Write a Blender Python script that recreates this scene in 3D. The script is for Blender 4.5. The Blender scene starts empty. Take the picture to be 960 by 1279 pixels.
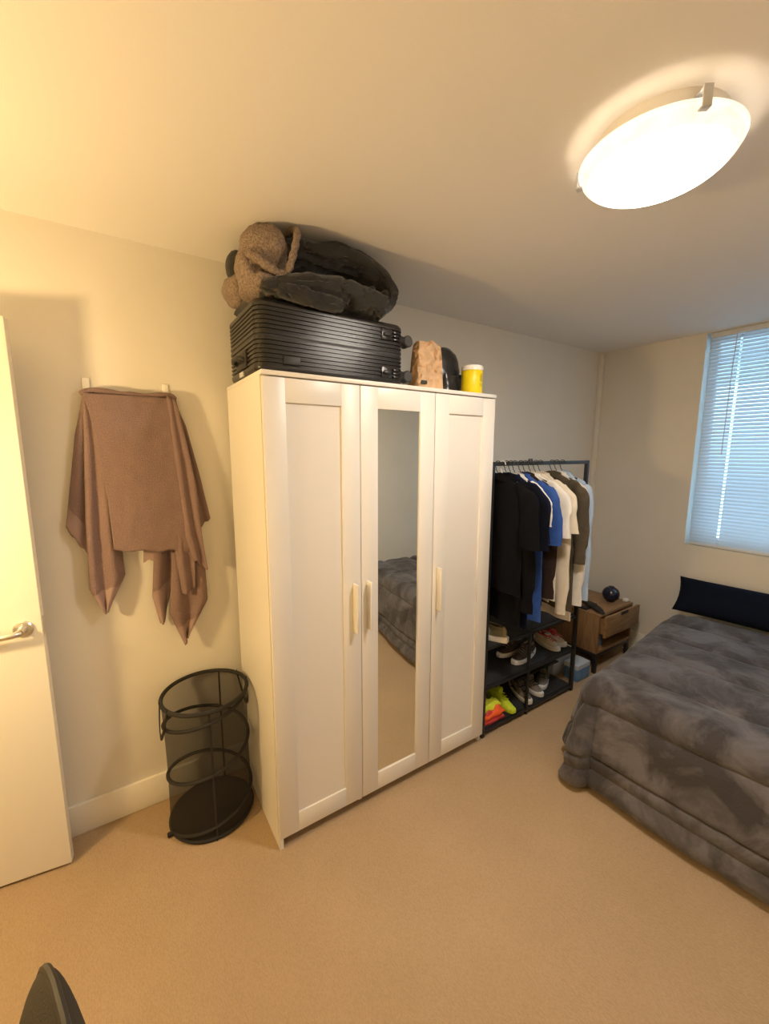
import bpy, bmesh, math, random
from mathutils import Vector, Matrix, noise
random.seed(7)
PI = math.pi
scene = bpy.context.scene
C = scene.collection

# ---------------------------------------------------------------- camera
CAM = Vector((-0.44836, -2.00555, 1.62009)); YAW, PITCH, ROLL, FPX = 0.581813, -0.146117, 0.00167, 512.149
f = Vector((math.sin(YAW)*math.cos(PITCH), math.cos(YAW)*math.cos(PITCH), math.sin(PITCH)))
r = Vector((math.cos(YAW), -math.sin(YAW), 0)); u = r.cross(f)
r2 = r*math.cos(ROLL)+u*math.sin(ROLL); u2 = -r*math.sin(ROLL)+u*math.cos(ROLL)
cd = bpy.data.cameras.new('camera'); cam = bpy.data.objects.new('camera', cd); C.objects.link(cam)
cam.matrix_world = Matrix(((r2.x, u2.x, -f.x, CAM.x), (r2.y, u2.y, -f.y, CAM.y), (r2.z, u2.z, -f.z, CAM.z), (0, 0, 0, 1)))
cd.sensor_fit = 'VERTICAL'; cd.sensor_height = 36.0; cd.lens = FPX/1279*36.0; cd.clip_start = 0.02
scene.camera = cam

# ---------------------------------------------------------------- world, lights, exposure
LAMP_STRENGTH = 118.0            # ceiling light bowl
WARM_STRENGTH = 205.0           # globe of the floor lamp on the left
LAMP_COL = (1.0, 0.895, 0.77); WARM_COL = (1.0, 0.69, 0.30)
SKY_COL = (0.44, 0.76, 1.0); SKY_STRENGTH = 4.2
w = bpy.data.worlds.new('overcast_sky'); scene.world = w; w.use_nodes = True
bg = w.node_tree.nodes['Background']; bg.inputs[0].default_value = (*SKY_COL, 1); bg.inputs[1].default_value = SKY_STRENGTH
vs = scene.view_settings; vs.view_transform = 'Standard'; vs.look = 'None'; vs.exposure = 0.76; vs.gamma = 1.0; vs.use_curve_mapping = False

# ---------------------------------------------------------------- materials
def mat(name, col, rough=0.6, metal=0.0, var=0.0, vscale=8.0, bump=0.0, bscale=60.0, col2=None, sheen=0.0, detail=3.0, stretch=None, spec=0.5, emit=None, es=0.0):
    m = bpy.data.materials.new(name); m.use_nodes = True
    nt = m.node_tree; b = nt.nodes['Principled BSDF']
    b.inputs['Base Color'].default_value = (*col, 1); b.inputs['Roughness'].default_value = rough; b.inputs['Metallic'].default_value = metal
    b.inputs['Specular IOR Level'].default_value = spec
    if sheen: b.inputs['Sheen Weight'].default_value = sheen; b.inputs['Sheen Roughness'].default_value = 0.5
    tc = nt.nodes.new('ShaderNodeTexCoord'); src = tc.outputs['Object']
    if stretch:
        mp = nt.nodes.new('ShaderNodeMapping'); mp.inputs['Scale'].default_value = stretch
        nt.links.new(src, mp.inputs['Vector']); src = mp.outputs['Vector']
    if var or col2:
        n = nt.nodes.new('ShaderNodeTexNoise'); n.inputs['Scale'].default_value = vscale; n.inputs['Detail'].default_value = detail
        nt.links.new(src, n.inputs['Vector'])
        rp = nt.nodes.new('ShaderNodeValToRGB'); rp.color_ramp.elements[0].position = 0.35; rp.color_ramp.elements[1].position = 0.65
        c2 = col2 or tuple(min(1, c*(1+var)) for c in col); c1 = col if col2 else tuple(c*(1-var) for c in col)
        rp.color_ramp.elements[0].color = (*c1, 1); rp.color_ramp.elements[1].color = (*c2, 1)
        nt.links.new(n.outputs['Fac'], rp.inputs['Fac']); nt.links.new(rp.outputs['Color'], b.inputs['Base Color'])
    if bump:
        n2 = nt.nodes.new('ShaderNodeTexNoise'); n2.inputs['Scale'].default_value = bscale; n2.inputs['Detail'].default_value = 2.0
        nt.links.new(src, n2.inputs['Vector'])
        bp = nt.nodes.new('ShaderNodeBump'); bp.inputs['Strength'].default_value = bump; bp.inputs['Distance'].default_value = 0.01
        nt.links.new(n2.outputs['Fac'], bp.inputs['Height']); nt.links.new(bp.outputs['Normal'], b.inputs['Normal'])
    if emit: b.inputs['Emission Color'].default_value = (*emit, 1); b.inputs['Emission Strength'].default_value = es
    return m

def wood_mat(name, c1, c2, axis_stretch):
    m = bpy.data.materials.new(name); m.use_nodes = True; nt = m.node_tree; b = nt.nodes['Principled BSDF']
    tc = nt.nodes.new('ShaderNodeTexCoord'); mp = nt.nodes.new('ShaderNodeMapping'); mp.inputs['Scale'].default_value = axis_stretch
    n = nt.nodes.new('ShaderNodeTexNoise'); n.inputs['Scale'].default_value = 9; n.inputs['Detail'].default_value = 5; n.inputs['Distortion'].default_value = 0.8
    rp = nt.nodes.new('ShaderNodeValToRGB'); rp.color_ramp.elements[0].color = (*c1, 1); rp.color_ramp.elements[1].color = (*c2, 1)
    rp.color_ramp.elements[0].position = 0.3; rp.color_ramp.elements[1].position = 0.7
    nt.links.new(tc.outputs['Object'], mp.inputs['Vector']); nt.links.new(mp.outputs['Vector'], n.inputs['Vector'])
    nt.links.new(n.outputs['Fac'], rp.inputs['Fac']); nt.links.new(rp.outputs['Color'], b.inputs['Base Color']); b.inputs['Roughness'].default_value = 0.5
    return m

def carpet_mat():
    m = bpy.data.materials.new('carpet'); m.use_nodes = True; nt = m.node_tree; b = nt.nodes['Principled BSDF']; L = nt.links.new
    b.inputs['Roughness'].default_value = 0.95; b.inputs['Specular IOR Level'].default_value = 0.15
    tc = nt.nodes.new('ShaderNodeTexCoord')
    wv = nt.nodes.new('ShaderNodeTexVoronoi'); wv.inputs['Scale'].default_value = 240
    mp = nt.nodes.new('ShaderNodeMapping'); mp.inputs['Scale'].default_value = (1.0, 0.55, 1.0); mp.inputs['Rotation'].default_value = (0, 0, 0.35)
    L(tc.outputs['Object'], mp.inputs['Vector']); L(mp.outputs['Vector'], wv.inputs['Vector'])
    n = nt.nodes.new('ShaderNodeTexNoise'); n.inputs['Scale'].default_value = 2.2; n.inputs['Detail'].default_value = 4
    L(tc.outputs['Object'], n.inputs['Vector'])
    rp = nt.nodes.new('ShaderNodeValToRGB'); rp.color_ramp.elements[0].position = 0.3; rp.color_ramp.elements[1].position = 0.7
    rp.color_ramp.elements[0].color = (0.425, 0.303, 0.187, 1); rp.color_ramp.elements[1].color = (0.475, 0.343, 0.215, 1)
    L(n.outputs['Fac'], rp.inputs['Fac'])
    mx = nt.nodes.new('ShaderNodeMix'); mx.data_type = 'RGBA'; mx.blend_type = 'MULTIPLY'; mx.inputs['Factor'].default_value = 0.35
    r3 = nt.nodes.new('ShaderNodeValToRGB'); r3.color_ramp.elements[0].color = (1, 1, 1, 1); r3.color_ramp.elements[1].color = (0.6, 0.56, 0.5, 1); r3.color_ramp.elements[1].position = 0.8
    L(wv.outputs['Distance'], r3.inputs['Fac']); L(rp.outputs['Color'], mx.inputs['A']); L(r3.outputs['Color'], mx.inputs['B']); L(mx.outputs['Result'], b.inputs['Base Color'])
    bp = nt.nodes.new('ShaderNodeBump'); bp.inputs['Strength'].default_value = 0.35; bp.inputs['Distance'].default_value = 0.004; bp.invert = True
    L(wv.outputs['Distance'], bp.inputs['Height']); L(bp.outputs['Normal'], b.inputs['Normal'])
    return m

def mesh_fabric():
    m = bpy.data.materials.new('hamper_mesh'); m.use_nodes = True; nt = m.node_tree
    b = nt.nodes['Principled BSDF']; b.inputs['Base Color'].default_value = (0.015, 0.013, 0.011, 1); b.inputs['Roughness'].default_value = 0.7
    t = nt.nodes.new('ShaderNodeBsdfTransparent'); mx = nt.nodes.new('ShaderNodeMixShader'); mx.inputs[0].default_value = 0.52
    nt.links.new(t.outputs[0], mx.inputs[1]); nt.links.new(b.outputs[0], mx.inputs[2]); nt.links.new(mx.outputs[0], nt.nodes['Material Output'].inputs['Surface'])
    return m

def translucent_mat(name, col, fac=0.45):
    m = bpy.data.materials.new(name); m.use_nodes = True; nt = m.node_tree; nt.nodes.remove(nt.nodes['Principled BSDF'])
    d = nt.nodes.new('ShaderNodeBsdfDiffuse'); d.inputs[0].default_value = (*col, 1)
    t = nt.nodes.new('ShaderNodeBsdfTranslucent'); t.inputs[0].default_value = (*col, 1)
    mx = nt.nodes.new('ShaderNodeMixShader'); mx.inputs[0].default_value = fac
    nt.links.new(d.outputs[0], mx.inputs[1]); nt.links.new(t.outputs[0], mx.inputs[2]); nt.links.new(mx.outputs[0], nt.nodes['Material Output'].inputs['Surface'])
    return m

def bowl_mat():
    # alabaster glass lit from behind by bulbs: brightest around the bulbs, veined towards the rim
    m = bpy.data.materials.new('lit_alabaster_glass'); m.use_nodes = True; nt = m.node_tree; L = nt.links.new
    b = nt.nodes['Principled BSDF']; b.inputs['Base Color'].default_value = (0.85, 0.8, 0.7, 1); b.inputs['Roughness'].default_value = 0.25
    tc = nt.nodes.new('ShaderNodeTexCoord')
    sx = nt.nodes.new('ShaderNodeSeparateXYZ'); L(tc.outputs['Object'], sx.inputs[0])
    cb = nt.nodes.new('ShaderNodeCombineXYZ'); L(sx.outputs[0], cb.inputs[0]); L(sx.outputs[1], cb.inputs[1])
    ln = nt.nodes.new('ShaderNodeVectorMath'); ln.operation = 'LENGTH'; L(cb.outputs[0], ln.inputs[0])
    mr = nt.nodes.new('ShaderNodeMapRange'); mr.inputs['From Min'].default_value = 0.03; mr.inputs['From Max'].default_value = 0.158
    mr.inputs['To Min'].default_value = 1.0; mr.inputs['To Max'].default_value = 0.0; mr.interpolation_type = 'SMOOTHSTEP'; L(ln.outputs['Value'], mr.inputs['Value'])
    n = nt.nodes.new('ShaderNodeTexNoise'); n.inputs['Scale'].default_value = 14; n.inputs['Detail'].default_value = 6; n.inputs['Distortion'].default_value = 1.5; L(tc.outputs['Object'], n.inputs['Vector'])
    ad = nt.nodes.new('ShaderNodeMath'); ad.operation = 'MULTIPLY_ADD'; L(mr.outputs[0], ad.inputs[0]); ad.inputs[1].default_value = LAMP_STRENGTH
    n3 = nt.nodes.new('ShaderNodeMath'); n3.operation = 'MULTIPLY_ADD'; L(n.outputs['Fac'], n3.inputs[0]); n3.inputs[1].default_value = 0.6; n3.inputs[2].default_value = 0.26
    m2 = nt.nodes.new('ShaderNodeMapRange'); m2.inputs['From Min'].default_value = 0.10; m2.inputs['From Max'].default_value = 0.166; m2.inputs['To Min'].default_value = 9.0; m2.inputs['To Max'].default_value = 0.0
    m2.interpolation_type = 'SMOOTHSTEP'; L(ln.outputs['Value'], m2.inputs['Value'])
    a2 = nt.nodes.new('ShaderNodeMath'); a2.operation = 'ADD'; L(n3.outputs[0], a2.inputs[0]); L(m2.outputs[0], a2.inputs[1])
    L(a2.outputs[0], ad.inputs[2]); L(ad.outputs[0], b.inputs['Emission Strength'])
    b.inputs['Emission Color'].default_value = (*LAMP_COL, 1)
    return m

M = {}
M['wall'] = mat('wall_paint', (0.77, 0.73, 0.655), 0.75, bump=0.05, bscale=220, var=0.015, vscale=3)
M['ceiling'] = mat('ceiling_paint', (0.88, 0.85, 0.82), 0.85, bump=0.03, bscale=150)
M['trim'] = mat('trim_paint', (0.84, 0.80, 0.72), 0.4)
M['carpet'] = carpet_mat()
M['white'] = mat('white_laminate', (0.76, 0.72, 0.66), 0.38)
M['mirror'] = mat('mirror', (0.86, 0.88, 0.85), 0.01, metal=1.0)
M['dark'] = mat('dark_gap', (0.05, 0.04, 0.035), 0.8)
M['door'] = mat('door_paint', (0.88, 0.85, 0.76), 0.35)
M['nickel'] = mat('brushed_nickel', (0.75, 0.73, 0.70), 0.28, metal=1.0)
M['black_plastic'] = mat('suitcase_shell', (0.016, 0.015, 0.015), 0.26, bump=0.08, bscale=400)
M['black_matte'] = mat('black_matte_plastic', (0.016, 0.015, 0.015), 0.5)
M['black_metal'] = mat('black_powder_coat', (0.014, 0.014, 0.016), 0.45)
M['rubber'] = mat('wheel_rubber', (0.045, 0.045, 0.045), 0.6)
M['fleece'] = mat('charcoal_fleece', (0.017, 0.016, 0.016), 0.95, sheen=0.22, col2=(0.032, 0.030, 0.028), vscale=9, bump=0.25, bscale=90)
M['sherpa'] = mat('taupe_sherpa', (0.22, 0.16, 0.125), 1.0, col2=(0.34, 0.26, 0.205), vscale=120, bump=0.9, bscale=170, detail=1)
M['comforter'] = mat('grey_plush', (0.040, 0.034, 0.037), 0.9, sheen=0.14, col2=(0.122, 0.112, 0.119), vscale=5.0, bump=0.35, bscale=40, detail=7)
for n_ in M['comforter'].node_tree.nodes:      # brushed pile: uneven patches with firmer edges
    if n_.type == 'TEX_NOISE' and n_.inputs['Scale'].default_value < 10: n_.inputs['Distortion'].default_value = 0.55; n_.inputs['Roughness'].default_value = 0.6
    if n_.type == 'VALTORGB': n_.color_ramp.elements[0].position = 0.42; n_.color_ramp.elements[1].position = 0.60
M['navy'] = mat('navy_cotton', (0.004, 0.007, 0.018), 0.95, bump=0.1, bscale=300, spec=0.15)
M['towel'] = mat('mauve_terry', (0.285, 0.19, 0.175), 1.0, var=0.08, vscale=220, bump=0.8, bscale=330)
M['towel_band'] = mat('towel_woven_band', (0.33, 0.228, 0.208), 0.9, bump=0.2, bscale=500)
M['mesh'] = mesh_fabric()
M['blacktape'] = mat('hamper_binding', (0.014, 0.012, 0.010), 0.75)
M['bowl'] = bowl_mat()
M['chrome'] = mat('clip_metal', (0.62, 0.63, 0.66), 0.4, metal=0.2)
M['paper'] = mat('kraft_paper', (0.60, 0.39, 0.22), 0.8, var=0.12, vscale=18, bump=0.5, bscale=25)
M['plastic_bag'] = mat('black_bin_liner', (0.02, 0.02, 0.022), 0.25, bump=0.4, bscale=18)
M['yellow'] = mat('yellow_plastic', (0.85, 0.66, 0.005), 0.4)
M['lid'] = mat('white_plastic_lid', (0.88, 0.86, 0.8), 0.45)
M['ink'] = mat('black_ink', (0.03, 0.03, 0.02), 0.7)
M['slat'] = translucent_mat('blind_slat', (0.60, 0.655, 0.70), 0.27)
M['blind_rail'] = mat('blind_rail', (0.72, 0.73, 0.74), 0.4)
M['cord'] = mat('blind_cord', (0.6, 0.6, 0.6), 0.8)
M['oak_v'] = wood_mat('acacia_upright', (0.20, 0.105, 0.042), (0.34, 0.19, 0.085), (6, 6, 0.8))
M['oak_h'] = wood_mat('acacia_flat', (0.22, 0.115, 0.048), (0.37, 0.21, 0.095), (0.8, 6, 6))
M['ball'] = mat('navy_gloss', (0.012, 0.014, 0.035), 0.25)
M['tissue'] = mat('blue_carton', (0.10, 0.22, 0.42), 0.6, col2=(0.18, 0.32, 0.52), vscale=14)
M['tissue_top'] = mat('pale_carton', (0.55, 0.60, 0.66), 0.6)
M['cable'] = mat('white_cable', (0.75, 0.73, 0.7), 0.5)
M['mattress'] = mat('mattress_ticking', (0.6, 0.58, 0.54), 0.9)
M['glass'] = mat('window_glass', (0.9, 0.95, 1.0), 0.02); M['glass'].node_tree.nodes['Principled BSDF'].inputs['Transmission Weight'].default_value = 1.0
M['alu'] = mat('window_aluminium', (0.6, 0.6, 0.6), 0.4, metal=0.6)
M['hall'] = mat('hall_paint', (0.7, 0.66, 0.58), 0.8)
M['concrete'] = mat('shade_slab_concrete', (0.45, 0.45, 0.45), 0.9, var=0.1)  # for the unseen slab added to dim the top of the window
M['mesh_back'] = mat('chair_fabric', (0.022, 0.018, 0.014), 0.8, bump=0.3, bscale=300)
M['globe'] = mat('lit_globe_glass', (0.9, 0.8, 0.6), 0.3, emit=WARM_COL, es=WARM_STRENGTH)
M['sole'] = mat('white_rubber_sole', (0.72, 0.70, 0.65), 0.6)
M['shelf'] = mat('black_shelf_cloth', (0.022, 0.022, 0.024), 0.75, bump=0.2, bscale=300)

# ---------------------------------------------------------------- geometry helpers
ORG = {}
def link(o, parent=None):
    C.objects.link(o)
    if parent is not None:
        o.parent = parent
        ORG[o.name] = ORG[parent.name]
    return o

def thing(name, label, cat, loc=(0, 0, 0), group=None, rotz=0.0, local=False):
    o = bpy.data.objects.new(name, None); C.objects.link(o); o.empty_display_size = 0.05
    o.location = loc; o.rotation_euler = (0, 0, rotz); o['label'] = label; o['category'] = cat
    if group: o['group'] = group
    ORG[o.name] = Vector((0, 0, 0)) if local else Vector(loc)
    return o

def tag(o, label, cat, group=None):
    o['label'] = label; o['category'] = cat
    if group: o['group'] = group
    return o

def mobj(name, verts, faces, m, parent=None, smooth=True, origin=None):
    off = ORG[parent.name] if parent is not None else Vector(origin or (0, 0, 0))
    me = bpy.data.meshes.new(name)
    me.from_pydata([(v[0]-off.x, v[1]-off.y, v[2]-off.z) for v in verts], [], faces)
    bm = bmesh.new(); bm.from_mesh(me); bmesh.ops.recalc_face_normals(bm, faces=bm.faces)
    if smooth:
        for fc in bm.faces: fc.smooth = True
        for e in bm.edges:
            if len(e.link_faces) == 2 and e.calc_face_angle(0) > 0.7: e.smooth = False
    bm.to_mesh(me); bm.free()
    if m is not None: me.materials.append(M[m] if isinstance(m, str) else m)
    o = bpy.data.objects.new(name, me)
    if parent is None: o.location = off
    link(o, parent)
    if parent is None: ORG[o.name] = Vector(off)
    return o

class G:
    """collects geometry"""
    def __init__(s): s.v = []; s.f = []
    def add(s, v, f):
        k = len(s.v); s.v += [tuple(p) for p in v]; s.f += [tuple(i+k for i in q) for q in f]; return s
    def box(s, a, b, bev=0.0):
        x0, y0, z0 = [min(p, q) for p, q in zip(a, b)]; x1, y1, z1 = [max(p, q) for p, q in zip(a, b)]
        if bev <= 0:
            v = [(x, y, z) for x in (x0, x1) for y in (y0, y1) for z in (z0, z1)]
            fc = [(0, 1, 3, 2), (4, 6, 7, 5), (0, 4, 5, 1), (2, 3, 7, 6), (0, 2, 6, 4), (1, 5, 7, 3)]
            return s.add(v, fc)
        bm = bmesh.new(); bmesh.ops.create_cube(bm, size=1)
        for vv in bm.verts: vv.co = ((x0+x1)/2+vv.co.x*(x1-x0), (y0+y1)/2+vv.co.y*(y1-y0), (z0+z1)/2+vv.co.z*(z1-z0))
        bmesh.ops.bevel(bm, geom=list(bm.edges), offset=bev, segments=2, profile=0.5, affect='EDGES')
        bm.verts.index_update(); v = [vv.co[:] for vv in bm.verts]; fc = [[vv.index for vv in q.verts] for q in bm.faces]; bm.free()
        return s.add(v, fc)
    def tube(s, path, rad, n=10, caps=True, closed=False):
        path = [Vector(p) for p in path]; m = len(path)
        rr = rad if hasattr(rad, '__len__') else [rad]*m
        t0 = (path[1]-path[0]).normalized(); up = Vector((0, 0, 1)) if abs(t0.z) < 0.9 else Vector((1, 0, 0))
        nrm = (up-t0*up.dot(t0)).normalized(); v = []
        for i, p in enumerate(path):
            a = path[(i-1) % m] if (i > 0 or closed) else p; b = path[(i+1) % m] if (i < m-1 or closed) else p
            t = (b-a).normalized(); nrm = (nrm-t*nrm.dot(t)).normalized(); bi = t.cross(nrm)
            for k in range(n):
                an = 2*PI*k/n; v.append(p+(nrm*math.cos(an)+bi*math.sin(an))*rr[i])
        fc = []
        for i in range(m if closed else m-1):
            j = (i+1) % m
            for k in range(n): fc.append((i*n+k, i*n+(k+1) % n, j*n+(k+1) % n, j*n+k))
        if caps and not closed: fc.append(tuple(range(n))); fc.append(tuple((m-1)*n+k for k in range(n)))
        return s.add(v, fc)
    def lathe(s, prof, c=(0, 0, 0), n=32, caps=True):
        v = []; fc = []
        for rad, z in prof:
            for k in range(n): a = 2*PI*k/n; v.append((c[0]+rad*math.cos(a), c[1]+rad*math.sin(a), c[2]+z))
        for i in range(len(prof)-1):
            for k in range(n): fc.append((i*n+k, i*n+(k+1) % n, (i+1)*n+(k+1) % n, (i+1)*n+k))
        if caps: fc.append(tuple(range(n))); fc.append(tuple((len(prof)-1)*n+k for k in range(n)))
        return s.add(v, fc)
    def rings(s, rs, caps=True, closed_u=True):
        n = len(rs[0]); v = [p for q in rs for p in q]; fc = []
        for i in range(len(rs)-1):
            for k in range(n if closed_u else n-1): fc.append((i*n+k, i*n+(k+1) % n, (i+1)*n+(k+1) % n, (i+1)*n+k))
        if caps and closed_u: fc.append(tuple(range(n))); fc.append(tuple((len(rs)-1)*n+k for k in range(n)))
        return s.add(v, fc)
    def xform(s, mtx): s.v = [tuple(mtx @ Vector(p)) for p in s.v]; return s
    def build(s, name, m, parent=None, smooth=True, origin=None): return mobj(name, s.v, s.f, m, parent, smooth, origin)

def lerp(a, b, t): return a+(b-a)*t
def poly(pts, t):
    """point on a polyline by normalised parameter"""
    x = t*(len(pts)-1); i = min(int(x), len(pts)-2); k = x-i
    return tuple(lerp(p, q, k) for p, q in zip(pts[i], pts[i+1]))
def crom(pts, n):
    P = [Vector(p) for p in pts]; out = []
    for i in range(n):
        x = i/(n-1)*(len(P)-1); k = min(int(x), len(P)-2); t = x-k
        p0 = P[max(k-1, 0)]; p1 = P[k]; p2 = P[k+1]; p3 = P[min(k+2, len(P)-1)]
        out.append(0.5*((2*p1)+(-p0+p2)*t+(2*p0-5*p1+4*p2-p3)*t*t+(-p0+3*p1-3*p2+p3)*t**3))
    return out
def nz(p, s=1.0, seed=0.0): return noise.noise(Vector((p[0]*s+seed, p[1]*s-seed*0.7, p[2]*s+seed*1.3)))
def struct(o): o['kind'] = 'structure'; return o

# ---------------------------------------------------------------- setting
H = 2.438; XB = 3.057; XL = -2.75; YC = -2.62
struct(G().box((XL-.12, YC-.12, -.1), (XB+.14, 1.3, 0)).build('floor', 'carpet', smooth=False))
struct(G().box((XL-.12, YC-.12, H), (XB+.14, 1.3, H+.1)).build('ceiling', 'ceiling', smooth=False))
DX0, DX1 = -2.38, -1.545       # doorway in the back wall, out of frame
g = G().box((XL-.12, 0, 0), (DX0, .11, H)).box((DX0, 0, 2.06), (DX1, .11, H)).box((DX1, 0, 0), (XB+.14, .11, H))
struct(g.build('wall_back', 'wall', smooth=False))
WY0, WY1, WZ0, WZ1 = -2.30, -0.735, 0.945, 2.432
g = G().box((XB, YC, 0), (XB+.14, 0, WZ0)).box((XB, YC, WZ1), (XB+.14, 0, H)).box((XB, WY1, WZ0), (XB+.14, 0, WZ1)).box((XB, YC, WZ0), (XB+.14, WY0, WZ1))
struct(g.build('wall_right', 'wall', smooth=False))
struct(G().box((XL-.12, YC-.12, 0), (XB+.14, YC, H)).build('wall_front', 'wall', smooth=False))
struct(G().box((XL-.12, YC, 0), (XL, 0, H)).build('wall_left', 'wall', smooth=False))
g = G().box((XL-.12, 1.18, 0), (XB+.14, 1.3, H)).box((XL-.12, .11, 0), (XL, 1.18, H)).box((-1.0, .11, 0), (-.9, 1.18, H))
struct(g.build('wall_hall', 'hall', smooth=False))
def baseboard(name, a, b):
    struct(G().box(a, b, 0.004).build(name, 'trim'))
baseboard('baseboard_back', (DX1+.07, -.016, 0), (XB, 0, .14))
baseboard('baseboard_right', (XB-.016, YC, 0), (XB, -.016, .15))
baseboard('baseboard_front', (XL, YC, 0), (XB-.016, YC+.016, .14))
baseboard('baseboard_left', (XL, YC+.016, 0), (XL+.016, 0, .14))
g = G().box((DX1, -.018, 0), (DX1+.07, .0, 2.13)).box((DX0-.07, -.018, 0), (DX0, .0, 2.13)).box((DX0, -.018, 2.06), (DX1, 0, 2.13))
struct(g.build('trim_1', 'trim', smooth=False))
struct(G().box((XB-.045, -.03, .15), (XB, 0, H), 0.006).build('trim_2', 'trim'))

# window with frame and panes
win = struct(G().box((XB+.09, WY0, WZ0), (XB+.13, WY0+.05, WZ1)).box((XB+.09, WY1-.05, WZ0), (XB+.13, WY1, WZ1)).box((XB+.09, WY0+.05, WZ0), (XB+.13, WY1-.05, WZ0+.05)).box((XB+.09, WY0+.05, WZ1-.05), (XB+.13, WY1-.05, WZ1)).box((XB+.09, -1.545, WZ0+.05), (XB+.13, -1.49, WZ1-.05)).build('window_1', 'alu', smooth=False))
for a, b in ((WY0+.05, -1.545), (-1.49, WY1-.05)):
    G().box((XB+.108, a, WZ0+.05), (XB+.112, b, WZ1-.05)).build('pane', 'glass', win, smooth=False)
struct(G().box((XB+.5, -4.2, 2.3), (XB+1.7, 1.0, 2.5)).build('added_shade_slab', 'concrete', smooth=False))  # added outside, unseen: shades the upper part of the blind from the sky

# venetian blind
bl = thing('venetian_blind', 'pale closed venetian blind covering the window, daylight glowing through', 'blind', (XB+.03, WY1, WZ0))
BY0, BY1 = WY0+.012, WY1-.022
G().box((XB+.008, BY0, WZ1-.034), (XB+.045, BY1, WZ1-.002), .003).build('head_rail', 'blind_rail', bl)
G().box((XB+.012, BY0, WZ0+.004), (XB+.040, BY1, WZ0+.022), .003).build('bottom_rail', 'blind_rail', bl)
def slat_mesh():
    wd = .0265; tilt = math.radians(62); hy = -.925; hw = .006
    ss = [-.5, -.22, .22, .5]; prof = []
    for s_ in [-.5, -.25, .0, .25, .5]:
        bow = .0022*(1-4*s_*s_)
        prof.append((s_*wd*math.cos(tilt)-bow*math.sin(tilt), s_*wd*math.sin(tilt)+bow*math.cos(tilt)))
    ys = [BY0, -1.7-hw, -1.7+hw, hy-hw, hy+hw, BY1]
    v = [(px, y, pz) for y in ys for (px, pz) in prof]; fc = []
    for i in range(5):
        for k in range(4):
            if i in (1, 3) and k in (1, 2): continue
            fc.append((i*5+k, i*5+k+1, (i+1)*5+k+1, (i+1)*5+k))
    me = bpy.data.meshes.new('slat'); me.from_pydata(v, [], fc)
    for p in me.polygons: p.use_smooth = True
    me.materials.append(M['slat']); return me
sm = slat_mesh(); NS = 59
for i in range(NS):
    o = bpy.data.objects.new('slat', sm); C.objects.link(o); o.parent = bl; ORG[o.name] = ORG[bl.name]
    z = WZ0+.034+(WZ1-.045-WZ0-.034)*i/(NS-1); o.location = Vector((XB+.026, 0, z))-ORG[bl.name]
G().tube([(XB+.004, -.905, WZ1-.02), (XB-.002, -.90, 2.2), (XB-.002, -.896, 1.6)], .003, 6).build('tilt_wand', 'cord', bl)
for y in (-.925, -1.7):
    G().tube([(XB+.026, y, WZ1-.03), (XB+.026, y, WZ0+.02)], .0012, 5).build('lift_cord', 'cord', bl)

# open door folded back against the wall
dvec = Vector((-.812, .112, 0)); dl = dvec.length; da = math.atan2(.112, -.812)
door = struct(G().box((0, -.0, .012), (.82, -.036, 2.052), .002).build('door_1', 'door'))
door.location = (-.708, -.157, 0); door.rotation_euler = (0, 0, math.atan2(dvec.y, dvec.x))
# local +x runs from the free edge to the hinge, local -y is towards the back wall
def dpart(gm, name, m, par): 
    o = gm.build(name, m, None); o.parent = par; ORG[o.name] = Vector((0, 0, 0)); return o
ORG[door.name] = Vector((0, 0, 0))
R90 = Matrix.Translation((.052, .0, .996)) @ Matrix.Rotation(-PI/2, 4, 'X')
h = G().lathe([(.0, 0), (.030, 0), (.030, .006), (.026, .010), (.014, .011), (.0125, .02), (.0125, .045), (0, .045)], n=28, caps=False).xform(R90)
hd = dpart(h, 'handle_rose', 'nickel', door)
h = G().tube(crom([(.052, .044, .996), (.062, .056, .996), (.085, .060, .995), (.13, .058, .992), (.178, .055, .987)], 18), [.0125]*3+[.011]*15, 12)
dpart(h, 'lever', 'nickel', door)
h = G().box((-.002, -.030, .96), (.001, -.008, 1.03))
dpart(h, 'latch_plate', 'nickel', door)

# ---------------------------------------------------------------- ceiling light
LX, LY = .811, -1.391
cl = thing('ceiling_light', 'round alabaster glass ceiling light, lit', 'ceiling light', (LX, LY, H))
prof = []
for i in range(26):
    t = i/25; prof.append((max(.180*math.sin(t*PI/2), .0005), -.122+.066*(1-math.cos(t*PI/2))))
rimz = prof[-1][1]
prof += [(.185, rimz+.002), (.1865, rimz+.006), (.183, rimz+.009)]
G().lathe(prof, (LX, LY, H), 72, caps=False).build('glass_bowl', 'bowl', cl)
G().lathe([(max(.172*math.sin(i/15*PI/2), .0005), -.112+.064*(1-math.cos(i/15*PI/2))) for i in range(16)], (LX, LY, H), 48, caps=False).build('glow_block_shell', 'white', cl)  # added opaque shell: keeps the bowl's inner glow off the ceiling
G().lathe([(.0, 0), (.150, 0), (.150, -.034), (.145, -.040), (0, -.040)], (LX, LY, H), 48, caps=False).build('base_plate', 'white', cl)
for a in (math.radians(113), math.radians(-127), math.radians(-7)):
    c, s_ = math.cos(a), math.sin(a); k = G()
    k.box((.148, -.008, -.030), (.192, .008, -.026), .001).box((.188, -.010, -.066), (.1925, .010, -.026), .001).box((.174, -.010, -.070), (.1925, .010, -.066), .001)
    k.xform(Matrix.Translation((LX, LY, H)) @ Matrix.Rotation(a, 4, 'Z')); k.build('clip', 'chrome', cl)

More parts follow.
